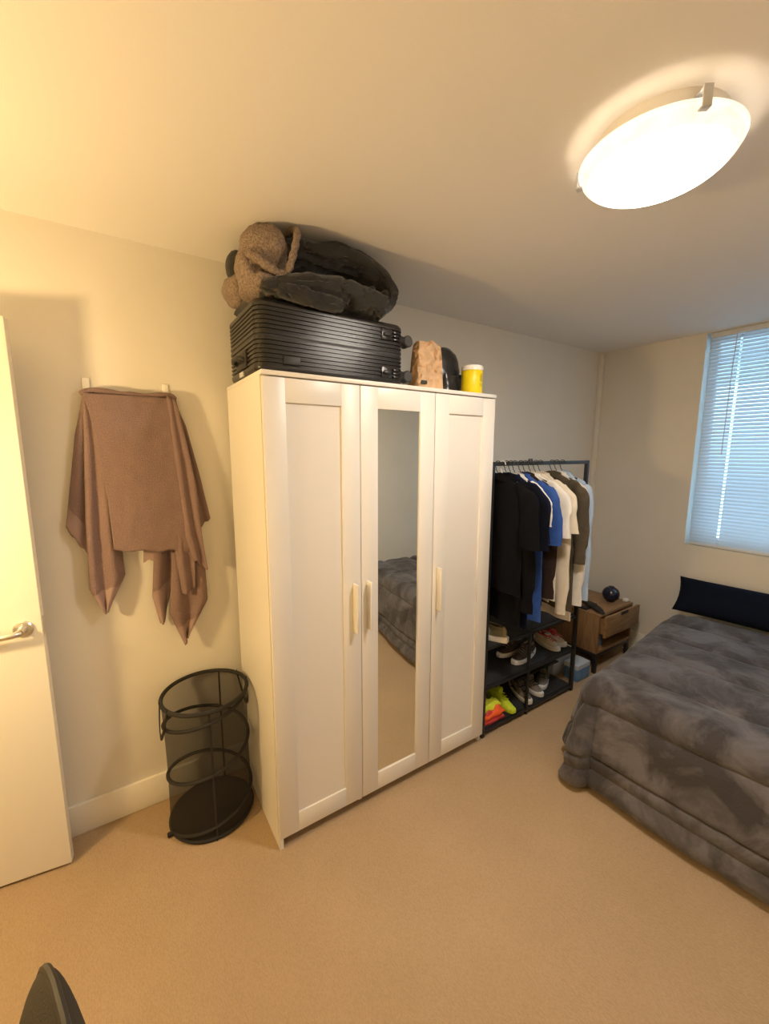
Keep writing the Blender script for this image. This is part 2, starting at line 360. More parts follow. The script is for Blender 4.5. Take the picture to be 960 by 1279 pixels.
# ---------------------------------------------------------------- floor lamp with a lit globe (out of frame, left)
fl = thing('floor_lamp', 'floor lamp with a warm lit globe left of the open door', 'lamp', (-1.47, -0.70, 0))
G().lathe([(0, 0), (.13, 0), (.13, .012), (.02, .025), (0, .025)], (-1.47, -0.70, 0), 32, caps=False).build('base', 'black_metal', fl)
G().tube([(-1.47, -0.70, .02), (-1.47, -0.70, 1.45)], .011, 12).build('pole', 'black_metal', fl)
G().lathe([(.03, 0), (.035, .02), (.03, .035)], (-1.47, -0.70, 1.44), 20).build('socket', 'black_metal', fl)
G().lathe([(.0005 if i in (0, 16) else .07*math.sin(PI*i/16), -.07*math.cos(PI*i/16)) for i in range(17)], (-1.47, -0.70, 1.54), 28, caps=False).build('globe', 'globe', fl)

# ---------------------------------------------------------------- wardrobe
WY = -.052; WF = WY-.50; WH = 1.90; WW = 1.17
wd = thing('wardrobe', 'tall white three-door wardrobe with a mirror in its middle door', 'wardrobe', (WW/2, WY-.25, 0))
FB = WF+.019           # front of the carcass, doors sit on it
G().box((0, WY, 0), (.016, FB, WH-.016)).box((0, FB+.001, 0), (.016, WF+.002, .045)).build('side_panel', 'white', wd, False)
G().box((WW-.016, WY, 0), (WW, FB, WH-.016)).build('side_panel', 'white', wd, False)
G().box((-.001, WY, WH-.016), (WW+.001, WF-.004, WH), .0015).build('top_panel', 'white', wd)
G().box((.016, WY, .05), (WW-.016, FB, .066)).build('bottom_panel', 'white', wd, False)
G().box((.016, WY, .05), (WW-.016, WY-.005, WH-.016)).build('back_panel', 'white', wd, False)
G().box((.392, WY-.005, .0), (.408, FB+.02, WH-.016)).build('divider', 'white', wd, False)
G().box((.016, FB+.06, .0), (WW-.016, FB+.045, .05)).build('plinth', 'white', wd, False)
def wdoor(x0, x1, mirror, handle_x):
    z0, z1 = .047, WH-.021; y1 = WF; y0 = FB-.0008; st = .082; rl = .085
    dn = G().box((x0, y0, z0), (x0+st, y1, z1), .0008).box((x1-st, y0, z0), (x1, y1, z1), .0008).build('door', 'white', wd)
    G().box((x0+st, y0, z0), (x1-st, y1+.0003, z0+rl), .0006).build('rail', 'white', dn)
    G().box((x0+st, y0, z1-rl), (x1-st, y1+.0003, z1), .0006).build('rail', 'white', dn)
    if mirror:
        G().box((x0+st, y0, z0+rl), (x1-st, y1+.009, z1-rl)).build('backing', 'white', dn, False)
        G().box((x0+st+.0005, y1+.0086, z0+rl+.0005), (x1-st-.0005, y1+.006, z1-rl-.0005)).build('mirror', 'mirror', dn, False)
    else:
        G().box((x0+st, y0, z0+rl), (x1-st, y1+.008, z1-rl)).build('panel', 'white', dn, False)
    hz0, hz1 = .862, 1.075
    k = G().box((handle_x-.016, y1-.034, hz0), (handle_x+.016, y1-.024, hz1), .004).box((handle_x-.007, y1, hz0+.004), (handle_x+.007, y1-.026, hz0+.03), .002).box((handle_x-.007, y1, hz1-.03), (handle_x+.007, y1-.026, hz1-.004), .002)
    if handle_kind[0] == 'v':
        k = G().box((handle_x-.005, y1, hz0), (handle_x+.005, y1-.036, hz1), .003)
    k.build('handle', 'white', dn)
gap = .0016
handle_kind = ['v']
wdoor(.002, .391-gap, False, .391-.036)
wdoor(.391+gap, .780-gap, True, .391+.030)
wdoor(.780+gap, WW-.002, False, .780+.030)

# ---------------------------------------------------------------- suitcase on the wardrobe
sx0, sx1, sy0, sy1, sz = .004, .648, -.500, -.095, WH
sc = thing('suitcase', 'large black ribbed hard-shell suitcase lying on the wardrobe', 'suitcase', ((sx0+sx1)/2, (sy0+sy1)/2, sz))
def rrect(x0, x1, y0, y1, rad, z, n=7):
    out = []
    for cx, cy, a0 in ((x1-rad, y1-rad, 0), (x0+rad, y1-rad, PI/2), (x0+rad, y0+rad, PI), (x1-rad, y0+rad, 1.5*PI)):
        for i in range(n): a = a0+PI/2*i/(n-1); out.append((cx+rad*math.cos(a), cy+rad*math.sin(a), z))
    return out
def shell(z0, z1, flip):
    """half shell: horizontal ribs run all round, outer face rounded over"""
    rs = []; hgt = z1-z0; prof = [(.020, .0), (.008, .004), (.002, .012), (.0, .018)]
    nr = 6; a, b = .022, hgt-.012
    for i in range(nr):
        zz = lerp(a, b, i/nr); st = (b-a)/nr
        prof += [(.0, zz), (.0, zz+st*.42), (.0045, zz+st*.55), (.0045, zz+st*.86)]
    prof += [(.0, b), (.0, hgt-.002), (.004, hgt)]
    for ins, zz in prof:
        z = z0+zz if not flip else z1-zz
        rs.append(rrect(sx0+ins, sx1-ins, sy0+ins, sy1-ins, .045-ins*.3, z))
    return G().rings(rs)
shell(sz+.002, sz+.128, False).build('lower_shell', 'black_plastic', sc)
shell(sz+.134, sz+.258, True).build('upper_shell', 'black_plastic', sc)
G().rings([rrect(sx0+.003, sx1-.003, sy0+.003, sy1-.003, .044, sz+.126), rrect(sx0+.003, sx1-.003, sy0+.003, sy1-.003, .044, sz+.136)]).build('zipper', 'black_matte', sc)
hg = G().tube(crom([(sx0-.001, -.355, sz+.062), (sx0-.020, -.345, sz+.07), (sx0-.024, -.30, sz+.074), (sx0-.020, -.255, sz+.07), (sx0-.001, -.245, sz+.062)], 16), .009, 10)
hg.build('carry_handle', 'black_matte', sc)
G().box((sx0-.005, -.37, sz+.036), (sx0+.004, -.23, sz+.10), .003).build('handle_plate', 'black_matte', sc)
G().box((sx0-.006, -.325, sz+.008), (sx0+.004, -.275, sz+.028), .003).build('lock', 'chrome', sc)
for z in (sz+.052, sz+.205):
    G().box((.525, sy0-.004, z-.022), (.575, sy0+.004, z+.022), .002).build('recess_plate', 'black_plastic', sc)
    G().box((.532, sy0-.014, z-.008), (.566, sy0, z+.008), .005).build('side_foot', 'black_matte', sc)
    for k in range(3): G().box((.585, sy0-.005, z-.02+k*.014), (.612, sy0+.003, z-.011+k*.014), .0015).build('grip_rib', 'black_plastic', sc)
G().box((.10, sy0-.004, sz+.036), (.165, sy0+.002, sz+.066), .002).build('side_handle', 'black_matte', sc)
for y in (sy0+.055, sy1-.055):
    for z in (sz+.055, sz+.205):
        hs = G().tube([(sx1-.004, y, z), (sx1+.028, y, z)], [.026, .02], 14).build('wheel_housing', 'black_matte', sc)
        for dy in (-.014, .014):
            k = G().lathe([(0, -.009), (.021, -.009), (.025, -.005), (.025, .005), (.021, .009), (0, .009)], n=22, caps=False)
            k.xform(Matrix.Translation((sx1+.042, y+dy, z)) @ Matrix.Rotation(PI/2, 4, 'X')); k.build('wheel', 'rubber', hs)

# ---------------------------------------------------------------- folded blanket on the suitcase
bk = thing('folded_blanket', 'folded charcoal fleece blanket with taupe sherpa lining on the suitcase', 'blanket', (.3, -.3, WH+.258))
def ribbon(path, ha, hb_fn, y_fn, n=110, m=44, wr=.010, seed=0.0, seedsc=1.0, e=2.6):
    """thick folded layer: path in x/z, extended in depth, superellipse section, wrinkled"""
    pts = crom([(p[0], 0, p[1]) for p in path], n); rs = []
    for i, p in enumerate(pts):
        t = i/(n-1); a = pts[max(i-1, 0)]; b = pts[min(i+1, n-1)]; tg = (b-a).normalized(); nm = Vector((-tg.z, 0, tg.x))
        endk = min(1.0, (min(t, 1-t)/.045))**.5; endk = max(endk, .08)
        y0, y1 = y_fn(t); yc = (y0+y1)/2; hy = (y1-y0)/2; hb = hb_fn(t)
        ring = []
        for k in range(m):
            an = 2*PI*k/m; c, s_ = math.cos(an), math.sin(an)
            cy = math.copysign(abs(c)**(2/e), c); cn = math.copysign(abs(s_)**(2/e), s_)
            q = Vector((p.x, yc+cy*hy*(1-.04*(1-endk)), p.z))+nm*(cn*hb*endk)
            d = wr*(nz((t*6*seedsc, q.y*6, cn), 1.0, seed)+.35*nz((t*14*seedsc, q.y*11, cn), 1.0, seed+5))
            # folds that radiate from the fold's centre
            d -= wr*1.3*max(0.0, 1-abs(nz((t*3.2, c*1.6, s_*1.6), 1.0, seed+2))*5)**2
            d -= wr*.8*max(0.0, 1-abs(nz((t*5.5+c, c*2.4, s_*2.4), 1.0, seed+7))*6)**2
            q += nm*(d*(1 if cn > 0 else -1))*endk; q.y += d*1.0*(1 if cy > 0 else -1)*abs(cy)**3*endk
            q.z = min(q.z, H-.004)
            if q.y > -.503: q.z = max(q.z, WH+.2595)
            ring.append(q)
        rs.append(ring)
    return G().rings(rs)
zT = WH+.258
ribbon([(.115, 2.345), (.22, 2.370), (.34, 2.382), (.465, 2.378), (.555, 2.335), (.580, 2.275), (.550, 2.225), (.49, 2.240), (.46, 2.270)], .2,
       lambda t: lerp(.058, .040, t), lambda t: (lerp(-.480, -.520, min(1, t*1.5)), -.11), wr=.011, seed=2.0, n=170, m=64).build('fleece_layer', 'fleece', bk)
ribbon([(.025, 2.190), (.12, 2.212), (.24, 2.232), (.36, 2.240), (.46, 2.230), (.555, 2.212)], .2,
       lambda t: .030+.040*math.sin(min(1, t*1.15)*PI*.62), lambda t: (-.530-.012*math.sin(t*PI), -.12), wr=.008, seed=5.0, n=130, m=64).build('fleece_layer', 'fleece', bk)
ribbon([(.08, 2.192), (.16, 2.184), (.25, 2.172), (.34, 2.180)], .1, lambda t: .026+.008*math.sin(t*PI), lambda t: (-.536-.010*math.sin(t*PI), -.46), n=40, m=30, wr=.006, seed=9).build('fleece_flap', 'fleece', bk)
def lump(c, rad, name, m, seed, amp=.1, n=22, rot=None, par=bk, clampz=None):
    rs = []
    for i in range(n):
        ph = PI*i/(n-1); ring = []
        for k in range(30):
            th = 2*PI*k/30; d = Vector((math.sin(ph)*math.cos(th), math.sin(ph)*math.sin(th), -math.cos(ph)))
            s_ = 1+amp*2*nz(d, 1.6, seed)+amp*nz(d, 4.0, seed)
            q = Vector((d.x*rad[0]*s_, d.y*rad[1]*s_, d.z*rad[2]*s_))
            if i in (0, n-1): q = Vector((0, 0, q.z))+Vector((d.x, d.y, 0))*1e-5
            if rot: q = rot @ q
            q += Vector(c)
            if clampz: q.z = min(max(q.z, clampz[0]), clampz[1])
            ring.append(q)
        rs.append(ring)
    return G().rings(rs, caps=False).build(name, m, par)
lump((.075, -.40, 2.335), (.085, .095, .098), 'sherpa_fold', 'sherpa', 3, .08, clampz=(zT, H-.003))
lump((.03, -.385, 2.285), (.055, .10, .075), 'sherpa_fold', 'sherpa', 6, .08, clampz=(zT, H-.003))
lump((.055, -.40, 2.215), (.075, .11, .045), 'sherpa_fold', 'sherpa', 8, .07, clampz=(zT, H-.003))
G().tube(crom([(.165, -.34, 2.425), (.172, -.43, 2.428), (.172, -.485, 2.405), (.160, -.502, 2.36), (.145, -.508, 2.31), (.128, -.505, 2.262), (.118, -.48, 2.245)], 30), [.013+.002*math.sin(i*1.7) for i in range(30)], 10).build('sherpa_hem', 'sherpa', bk)
G().tube(crom([(.0, -.46, 2.30), (.03, -.49, 2.275), (.07, -.50, 2.25), (.115, -.495, 2.238)], 24), [.016+.002*math.sin(i*1.3) for i in range(24)], 10).build('sherpa_hem', 'sherpa', bk)
G().tube(crom([(-.008, -.44, 2.29), (.0, -.47, 2.23), (.04, -.495, 2.20), (.10, -.50, 2.20)], 24), [.018+.002*math.sin(i*1.1) for i in range(24)], 10).build('sherpa_hem', 'sherpa', bk)
# rear end of the roll that shows at the left
lump((.035, -.17, 2.362), (.040, .055, .062), 'fleece_end', 'fleece', 15, .04, clampz=(zT, H-.003))
lump((.03, -.19, 2.262), (.055, .085, .062), 'sherpa_end', 'sherpa', 17, .07, clampz=(zT, H-.003))

# ---------------------------------------------------------------- brown paper bag, black bundle, yellow tub
pb = thing('paper_bag', 'crumpled brown paper bag standing on the wardrobe beside the suitcase', 'paper bag', (.80, -.455, WH))
def dense(pts, step):
    out = []
    for i, p in enumerate(pts):
        q = pts[(i+1) % len(pts)]; m_ = 16 if i % 4 == 3 else 1
        for j in range(m_): out.append(tuple(lerp(a_, b_, j/m_) for a_, b_ in zip(p, q)))
    return out
rs = []
for i in range(44):
    t = i/43; z = WH+.001+.205*t; hx = lerp(.075, .066, t)*(1-.10*max(0, t-.8)*5*.5); hy = lerp(.045, .028, t)
    base = dense(rrect(.80-hx, .80+hx, -.455-hy, -.455+hy, .010, z, 4), .008); ring = []
    for p in base:
        d = .016*nz(p, 13, 1.0)+.024*(.3-abs(nz(p, 22, 4.0)))+.012*(.3-abs(nz(p, 50, 7.0))); d *= min(1, t*5)
        ring.append((p[0]+d+.006*t, p[1]+d*1.1, p[2]+(.010*nz(p, 20, 9) if t > .9 else 0)+.012*math.sin((p[0]-.73)*22)*t))
    rs.append(ring)
G().rings(rs).build('bag_body', 'paper', pb)
G().box((.731, -.512, WH+.022), (.765, -.497, WH+.038), .003).build('bag_vent', 'ink', pb)
bb = thing('bin_liner_bundle', 'shiny black plastic bundle between the paper bag and yellow tub', 'bundle', (1.0, -.34, WH))
lump((1.022, -.33, WH+.122), (.098, .058, .128), 'wrapped_body', 'plastic_bag', 21, .035, n=30, par=bb, clampz=(WH+.001, WH+.25))
rs = []
for i in range(14):
    t = i/13; ring = []
    for k in range(40):
        a = 2*PI*k/40; s_ = 1+.05*math.sin(a*9+t*3)+.05*nz((math.cos(a)*2, math.sin(a)*2, t*3), 1.5, 3)
        ring.append((1.035+.088*s_*math.cos(a)*(1-.1*t), -.345+.058*s_*math.sin(a)*(1-.1*t), WH+.002+.105*t+.006*math.sin(a*5)))
    rs.append(ring)
G().rings(rs).build('gathered_plastic', 'plastic_bag', bb)
yt = thing('yellow_tub', 'small bright yellow plastic tub with a white lid on the wardrobe', 'tub', (1.098, -.455, WH))
yc = (1.098, -.455, WH)
G().lathe([(0, .001), (.050, .001), (.053, .006), (.053, .118), (.050, .122), (0, .122)], yc, 40, caps=False).build('tub_body', 'yellow', yt)
G().lathe([(.052, .120), (.0545, .122), (.0545, .138), (.051, .143), (0, .143)], yc, 40, caps=False).build('lid', 'lid', yt)
def on_tub(a0, a1, z0, z1, rad=.0534):
    v = []; n = 6
    for i in range(n+1):
        a = lerp(a0, a1, i/n)
        for z in (z0, z1): v.append((yc[0]+rad*math.cos(a), yc[1]+rad*math.sin(a), yc[2]+z))
    return v, [(2*i, 2*i+1, 2*i+3, 2*i+2) for i in range(n)]
k = G(); A = math.radians(-78)
for i, (da_, hh) in enumerate(((.06, .100), (.11, .093), (.17, .086), (.11, .079), (.19, .072), (.08, .065))): k.add(*on_tub(A-da_, A+da_, hh, hh+.003))
for hh in (.052, .045): k.add(*on_tub(A-.15, A+.22, hh, hh+.0016))
k.build('printed_mark', 'ink', yt, False)

# ---------------------------------------------------------------- towel and hooks
for i, (x, lab) in enumerate(((-.512, 'white adhesive wall hook holding the left end of the towel'), (-.240, 'white adhesive wall hook holding the right end of the towel'))):
    hk = thing('wall_hook', lab, 'hook', (x, 0, 1.84), 'hooks behind the towel')
    G().box((x-.013, -.006, 1.79), (x+.013, -.0005, 1.900), .004).build('hook_plate', 'lid', hk)
    G().tube(crom([(x, -.005, 1.80), (x, -.02, 1.795), (x, -.032, 1.805), (x, -.034, 1.822)], 10), .006, 8).build('hook_prong', 'lid', hk)
tw = thing('bath_towel', 'mauve brown bath towel draped from two wall hooks', 'towel', (-.36, -.03, 1.2))
def strip(name, Lp, Rp, y0, y1, folds, amp, seed, n=44, m=26, band=None, ph=0.0, wav=.004):
    """hanging strip between two edge polylines (x,z); y0 at the top, y1 at the hem; soft vertical folds"""
    v = []; fc = []; fb = []
    for i in range(n+1):
        t = i/n; l = poly(Lp, t); rr = poly(Rp, t)
        for k in range(m+1):
            s_ = k/m; x = lerp(l[0], rr[0], s_); z = lerp(l[1], rr[1], s_)
            y = lerp(y0, y1, min(1, t*1.4))-amp*min(1, .25+t*1.5)*math.sin(s_*folds*PI+ph+1.2*nz((x, 0, z), 4, seed))
            y += wav*nz((x, z, 0), 25, seed); y -= .006*math.sin(s_*PI)
            z += .004*math.sin(s_*17+seed)*t; v.append((x, min(y, -.004), z))
    W_ = m+1
    for i in range(n):
        for k in range(m):
            q = (i*W_+k, i*W_+k+1, (i+1)*W_+k+1, (i+1)*W_+k)
            (fb if band and i/n >= band else fc).append(q)
    o = mobj(name, v, fc+fb, 'towel', tw)
    if band:
        o.data.materials.append(M['towel_band'])
        for p in o.data.polygons:
            if p.index >= len(fc): p.material_index = 1
    md = o.modifiers.new('thickness', 'SOLIDIFY'); md.thickness = .006; md.offset = 0
    return o
strip('left_wing', [(-.522, 1.832), (-.56, 1.677), (-.591, 1.491), (-.619, 1.325)], [(-.500, 1.834), (-.515, 1.678), (-.53, 1.419), (-.555, 1.200)], -.030, -.020, 2.0, .005, 1, band=.83)
strip('right_wing', [(-.245, 1.852), (-.225, 1.685), (-.211, 1.494), (-.179, 1.250)], [(-.213, 1.837), (-.173, 1.723), (-.139, 1.56), (-.097, 1.318)], -.026, -.022, 2.4, .008, 2)
strip('left_drape', [(-.521, 1.835), (-.538, 1.593), (-.552, 1.384), (-.560, 1.196), (-.564, 1.072), (-.521, .966)], [(-.480, 1.835), (-.455, 1.592), (-.448, 1.368), (-.444, 1.208), (-.443, 1.108), (-.511, .972)], -.036, -.042, 3.4, .012, 3, band=.84, ph=.6)
strip('hidden_flap', [(-.361, 1.33), (-.367, 1.236), (-.373, 1.155)], [(-.279, 1.33), (-.283, 1.235), (-.287, 1.172)], -.026, -.028, 1.0, .004, 4, band=.35)
strip('inner_tail', [(-.325, 1.32), (-.336, 1.144), (-.350, 1.001), (-.327, .872)], [(-.255, 1.32), (-.260, 1.183), (-.270, 1.053), (-.309, .872)], -.030, -.026, 1.6, .016, 5, band=.62, ph=.5)
strip('right_tail', [(-.262, 1.32), (-.269, 1.123), (-.290, .912), (-.237, .752)], [(-.142, 1.30), (-.136, 1.082), (-.135, .950), (-.222, .800)], -.040, -.044, 3.0, .014, 6, band=.80, ph=.3)
strip('middle_tail', [(-.255, 1.32), (-.250, 1.15), (-.236, .994)], [(-.175, 1.32), (-.180, 1.131), (-.185, 1.022)], -.058, -.064, 2.2, .010, 7)
strip('front_panel', [(-.521, 1.837), (-.497, 1.679), (-.476, 1.414), (-.472, 1.226)], [(-.226, 1.838), (-.210, 1.638), (-.198, 1.396), (-.188, 1.187)], -.048, -.070, 1.5, .006, 8, n=60, m=50, ph=.2)
strip('right_drape', [(-.240, 1.848), (-.230, 1.656), (-.216, 1.436), (-.208, 1.237), (-.186, 1.155)], [(-.209, 1.835), (-.180, 1.657), (-.155, 1.472), (-.147, 1.271), (-.129, 1.092)], -.046, -.066, 2.6, .010, 9)
# rolled top edge between the hooks
G().tube(crom([(-.528, -.028, 1.832), (-.50, -.032, 1.850), (-.42, -.034, 1.846), (-.36, -.035, 1.842), (-.29, -.034, 1.844), (-.235, -.032, 1.852), (-.208, -.028, 1.834)], 30), [.012+.002*math.sin(i) for i in range(30)], 10).build('rolled_edge', 'towel', tw)

# ---------------------------------------------------------------- pop-up laundry hamper
HX, HY, HR, HZ = -.190, -.190, .172, .585
hp = thing('laundry_hamper', 'black mesh pop-up laundry hamper standing beside the wardrobe', 'hamper', (HX, HY, 0))
def hr(z): return HR*(1.0-.03*math.sin(PI*z/HZ))+.0
G().rings([[(HX+hr(z)*math.cos(2*PI*k/64), HY+hr(z)*math.sin(2*PI*k/64), z) for k in range(64)] for z in [HZ*i/16 for i in range(17)]], caps=False).build('mesh_wall', 'mesh', hp)
G().lathe([(0, .004), (HR-.002, .004), (HR, .012), (HR-.004, .018), (0, .012)], (HX, HY, 0), 64, caps=False).build('base_disc', 'blacktape', hp)
def ring(z, rad, th): return G().tube([(HX+rad*math.cos(2*PI*k/64), HY+rad*math.sin(2*PI*k/64), z) for k in range(64)], th, 8, closed=True)
ring(HZ, HR, .0085).build('top_hoop', 'blacktape', hp)
ring(.012, HR, .007).build('bottom_hoop', 'blacktape', hp)
N = 220; path = []
for i in range(N):
    t = i/(N-1); a = math.radians(200)+t*2*PI*2.35; z = .02+(HZ-.03)*t
    path.append((HX+hr(z)*math.cos(a)*1.004, HY+hr(z)*math.sin(a)*1.004, z))
G().tube(path, .0075, 8).build('spiral_wire', 'blacktape', hp)
for a in (math.radians(-95), math.radians(60)):
    G().tube([(HX+hr(z)*math.cos(a)*1.003, HY+hr(z)*math.sin(a)*1.003, z) for z in [HZ*i/12 for i in range(13)]], .004, 6).build('seam', 'blacktape', hp)
def strap(a0, drop, wid, nm):
    k = G(); rs = []
    for i in range(13):
        t = i/12; a = a0+wid*(t-.5); z = HZ-drop*math.sin(PI*t); rad = HR*1.03+.012*math.sin(PI*t)
        p = Vector((HX+rad*math.cos(a), HY+rad*math.sin(a), z)); o_ = Vector((math.cos(a), math.sin(a), 0))*.002; up = Vector((0, 0, .012))
        rs.append([p-o_-up, p+o_-up, p+o_+up, p-o_+up])
    k.rings(rs); k.build(nm, 'blacktape', hp)
strap(math.radians(195), .12, .45, 'carry_strap'); strap(math.radians(15), .14, .5, 'carry_strap')
G().box((HX-HR-.018, HY-.055, .004), (HX-HR+.012, HY-.035, .018), .004).build('pull_tab', 'blacktape', hp)

# ---------------------------------------------------------------- clothes rack with shoe shelves
RX0, RXM, RX1, RYF, RYB = 1.195, 1.585, 2.06, -.525, -.13
rk = thing('clothes_rack', 'black metal clothes rack with shoe shelves right of the wardrobe', 'clothes rack', ((RX0+RX1)/2, -.33, 0))
def bar(a, b, name, rad=.011, m='black_metal'):
    a = Vector(a); b = Vector(b); d = [abs(b[i]-a[i]) for i in range(3)]; ax = d.index(max(d)); lo = [min(a[i], b[i])-(0 if i == ax else rad) for i in range(3)]; hi = [max(a[i], b[i])+(0 if i == ax else rad) for i in range(3)]
    return G().box(lo, hi, .002).build(name, m, rk)
bar((RX1, RYF, 0), (RX1, RYF, 1.568), 'post'); bar((RX0, RYF, 0), (RX0, RYF, 1.568), 'post')
bar((RX1, RYB, 0), (RX1, RYB, .54), 'post', .010); bar((RX0, RYB, 0), (RX0, RYB, .54), 'post', .010)
bar((RXM, RYF, 0), (RXM, RYF, .525), 'post', .008); bar((RXM, RYB, 0), (RXM, RYB, .525), 'post', .008)
bar((RX0+.011, RYF, 1.557), (RX1-.011, RYF, 1.557), 'hanging_rail', .0105)
for z in (.535, .295, .03):
    bar((RX0+.011, RYF, z), (RX1-.011, RYF, z), 'shelf_rail', .009); bar((RX0+.011, RYB, z), (RX1-.011, RYB, z), 'shelf_rail', .009)
    for x in (RX0, RX1): bar((x, RYF+.011, z), (x, RYB-.011, z), 'side_rail', .008)
    G().box((RX0+.012, RYF+.008, z+.006), (RX1-.012, RYB-.008, z+.012)).build('shelf', 'shelf', rk, False)
G().box((RXM+.01, RYF+.10, .165), (RX1-.012, RYB-.01, .171)).build('shelf', 'shelf', rk, False)
bar((RXM+.01, RYF+.10, .168), (RX1-.012, RYF+.10, .168), 'shelf_rail', .005)
G().tube([(1.500, RYF, 1.562), (1.500, RYF, 1.583)], [.016, .010], 12).build('joint_knob', 'black_metal', rk)

# ---------------------------------------------------------------- hangers and garments
def fabric(name, c, var=.10, rough=.95): return mat(name, c, rough, var=var, vscale=30, bump=.15, bscale=250, spec=.1)
FM = {'black': fabric('black_jersey', (.004, .004, .0058)), 'ink': fabric('ink_navy_jersey', (.0042, .005, .010)), 'navy': fabric('navy_jersey', (.008, .011, .034)),
      'white': fabric('white_jersey', (.72, .69, .64), .03), 'cream': fabric('cream_jersey', (.66, .60, .50), .04), 'blue': fabric('cobalt_jersey', (.035, .085, .30)),
      'brown': fabric('dark_brown_weave', (.03, .02, .017)), 'olive': fabric('olive_drab_twill', (.088, .072, .050), .12), 'sky': fabric('pale_blue_poplin', (.40, .50, .66), .05)}
RZ = 1.557
def garment(x, kind, col, label, L, slen, sw=.205, yaw=0.0, neck='dark', cuffs=False, seed=0.0, collar=True, dz=0.0, th=.026, hangcol='black_metal', hlabel=''):
    # hanger
    hg_ = thing('hanger', hlabel, 'hanger', (x, RYF, RZ), 'hangers on the rack', rotz=yaw, local=True)
    hk = []
    for i in range(15):
        a = math.radians(-60+240*i/14); hk.append((0, .020*math.cos(a), .0-.004+.020*math.sin(a)))
    hk = [(0, .0, -.075), (0, .0, -.045), (0, .012, -.028)]+hk
    G().tube(crom(hk, 36), .0022, 7).build('hook', hangcol, hg_)
    G().tube(crom([(0, -sw*.88, -.130), (0, -.10, -.092), (0, 0, -.072), (0, .10, -.092), (0, sw*.88, -.130)], 24), .0045, 8).build('shoulder_bar', hangcol, hg_)
    G().tube([(0, -sw*.86, -.132), (0, sw*.86, -.132)], .003, 6).build('cross_bar', hangcol, hg_)
    # garment
    gname = {'tee': 'tshirt', 'long': 'shirt', 'jacket': 'jacket'}[kind]
    gt = thing(gname, label, {'tee': 't-shirt', 'long': 'shirt', 'jacket': 'jacket'}[kind], (x, RYF, RZ-.060-L/2), None, rotz=yaw, local=True)
    z0 = L/2; rs = []; NR = 34; NC = 48
    for i in range(NR):
        t = i/(NR-1); d = L*t
        if t < .18: d = L*t
        sl = min(1, d/.075); hw = lerp(.055, sw, sl**.85)
        if d > .075: hw = sw-.012*min(1, (d-.075)/.1)+.018*max(0, t-.5)
        tt = lerp(.010, th, min(1, d/.16))
        ring_ = []
        for k in range(NC):
            a = 2*PI*k/NC; c, s_ = math.cos(a), math.sin(a)
            yy = hw*math.copysign(abs(c)**.85, c); xx = tt*math.copysign(abs(s_)**.8, s_)
            fold = .009*min(1, d/.3)*math.sin(yy*38+seed*3+2.0*nz((yy*3, t*2, seed), 1.0, seed)); fold += .006*nz((yy*14, d*7, seed), 1, seed)
            zz = z0-d+(.012*math.cos(yy*9) if t > .97 else 0)
            ring_.append((xx+fold, yy, zz))
        rs.append(ring_)
    G().rings(rs).build('body', FM[col], gt)
    for sgn in (-1, 1):
        rs = []; NT = 30; out = .045 if slen < .4 else .028
        ctr = crom([(0, sgn*sw*.62, z0-.052), (0, sgn*sw*.90, z0-.082), (0, sgn*(sw+out*.55), z0-.135), (0, sgn*(sw+out*.8), z0-.135-(slen-.12)*.5), (0, sgn*(sw+out), z0-.055-slen)], NT)
        for i in range(NT):
            t = i/(NT-1); tg = (ctr[min(i+1, NT-1)]-ctr[max(i-1, 0)]).normalized(); nv = Vector((0, tg.z, -tg.y))
            ry = lerp(.030, .056 if slen < .4 else .043, min(1, t*2.0)); rx = lerp(.010, .019, min(1, t*2))
            if cuffs and t > .9: ry *= .82; rx *= .85
            ring_ = []
            for k in range(26):
                an = 2*PI*k/26; wv = .004*min(1, 4*t)*math.sin(t*24*(slen/.5)+an*2+seed)+.004*nz((math.cos(an), t*8, seed), 1.5, seed)
                ring_.append(tuple(ctr[i]+Vector((math.sin(an)*(rx+wv)+.006*math.sin(t*5+seed)*t, 0, 0))+nv*(math.cos(an)*(ry+wv))))
            rs.append(ring_)
        so = G().rings(rs).build('sleeve', FM[col], gt)
        if cuffs:
            last = rs[-1]; c0 = Vector((0, 0, 0))
            for p in last: c0 += Vector(p)
            c0 /= len(last); rr = []
            for dz_ in (0, -.045): rr.append([tuple(c0+(Vector(p)-c0)*1.02+Vector((0, 0, dz_))) for p in last])
            G().rings(rr).build('cuff', FM[col], so)
    if collar:
        rr = []
        for dz_, sc_ in ((-.018, 1.12), (.004, 1.05), (.016, .98)):
            rr.append([(.020*sc_*math.sin(2*PI*k/24), .062*sc_*math.cos(2*PI*k/24), z0+dz_-.012*abs(math.cos(2*PI*k/24))) for k in range(24)])
        G().rings(rr, caps=False).build('collar', FM[col], gt)
    return gt
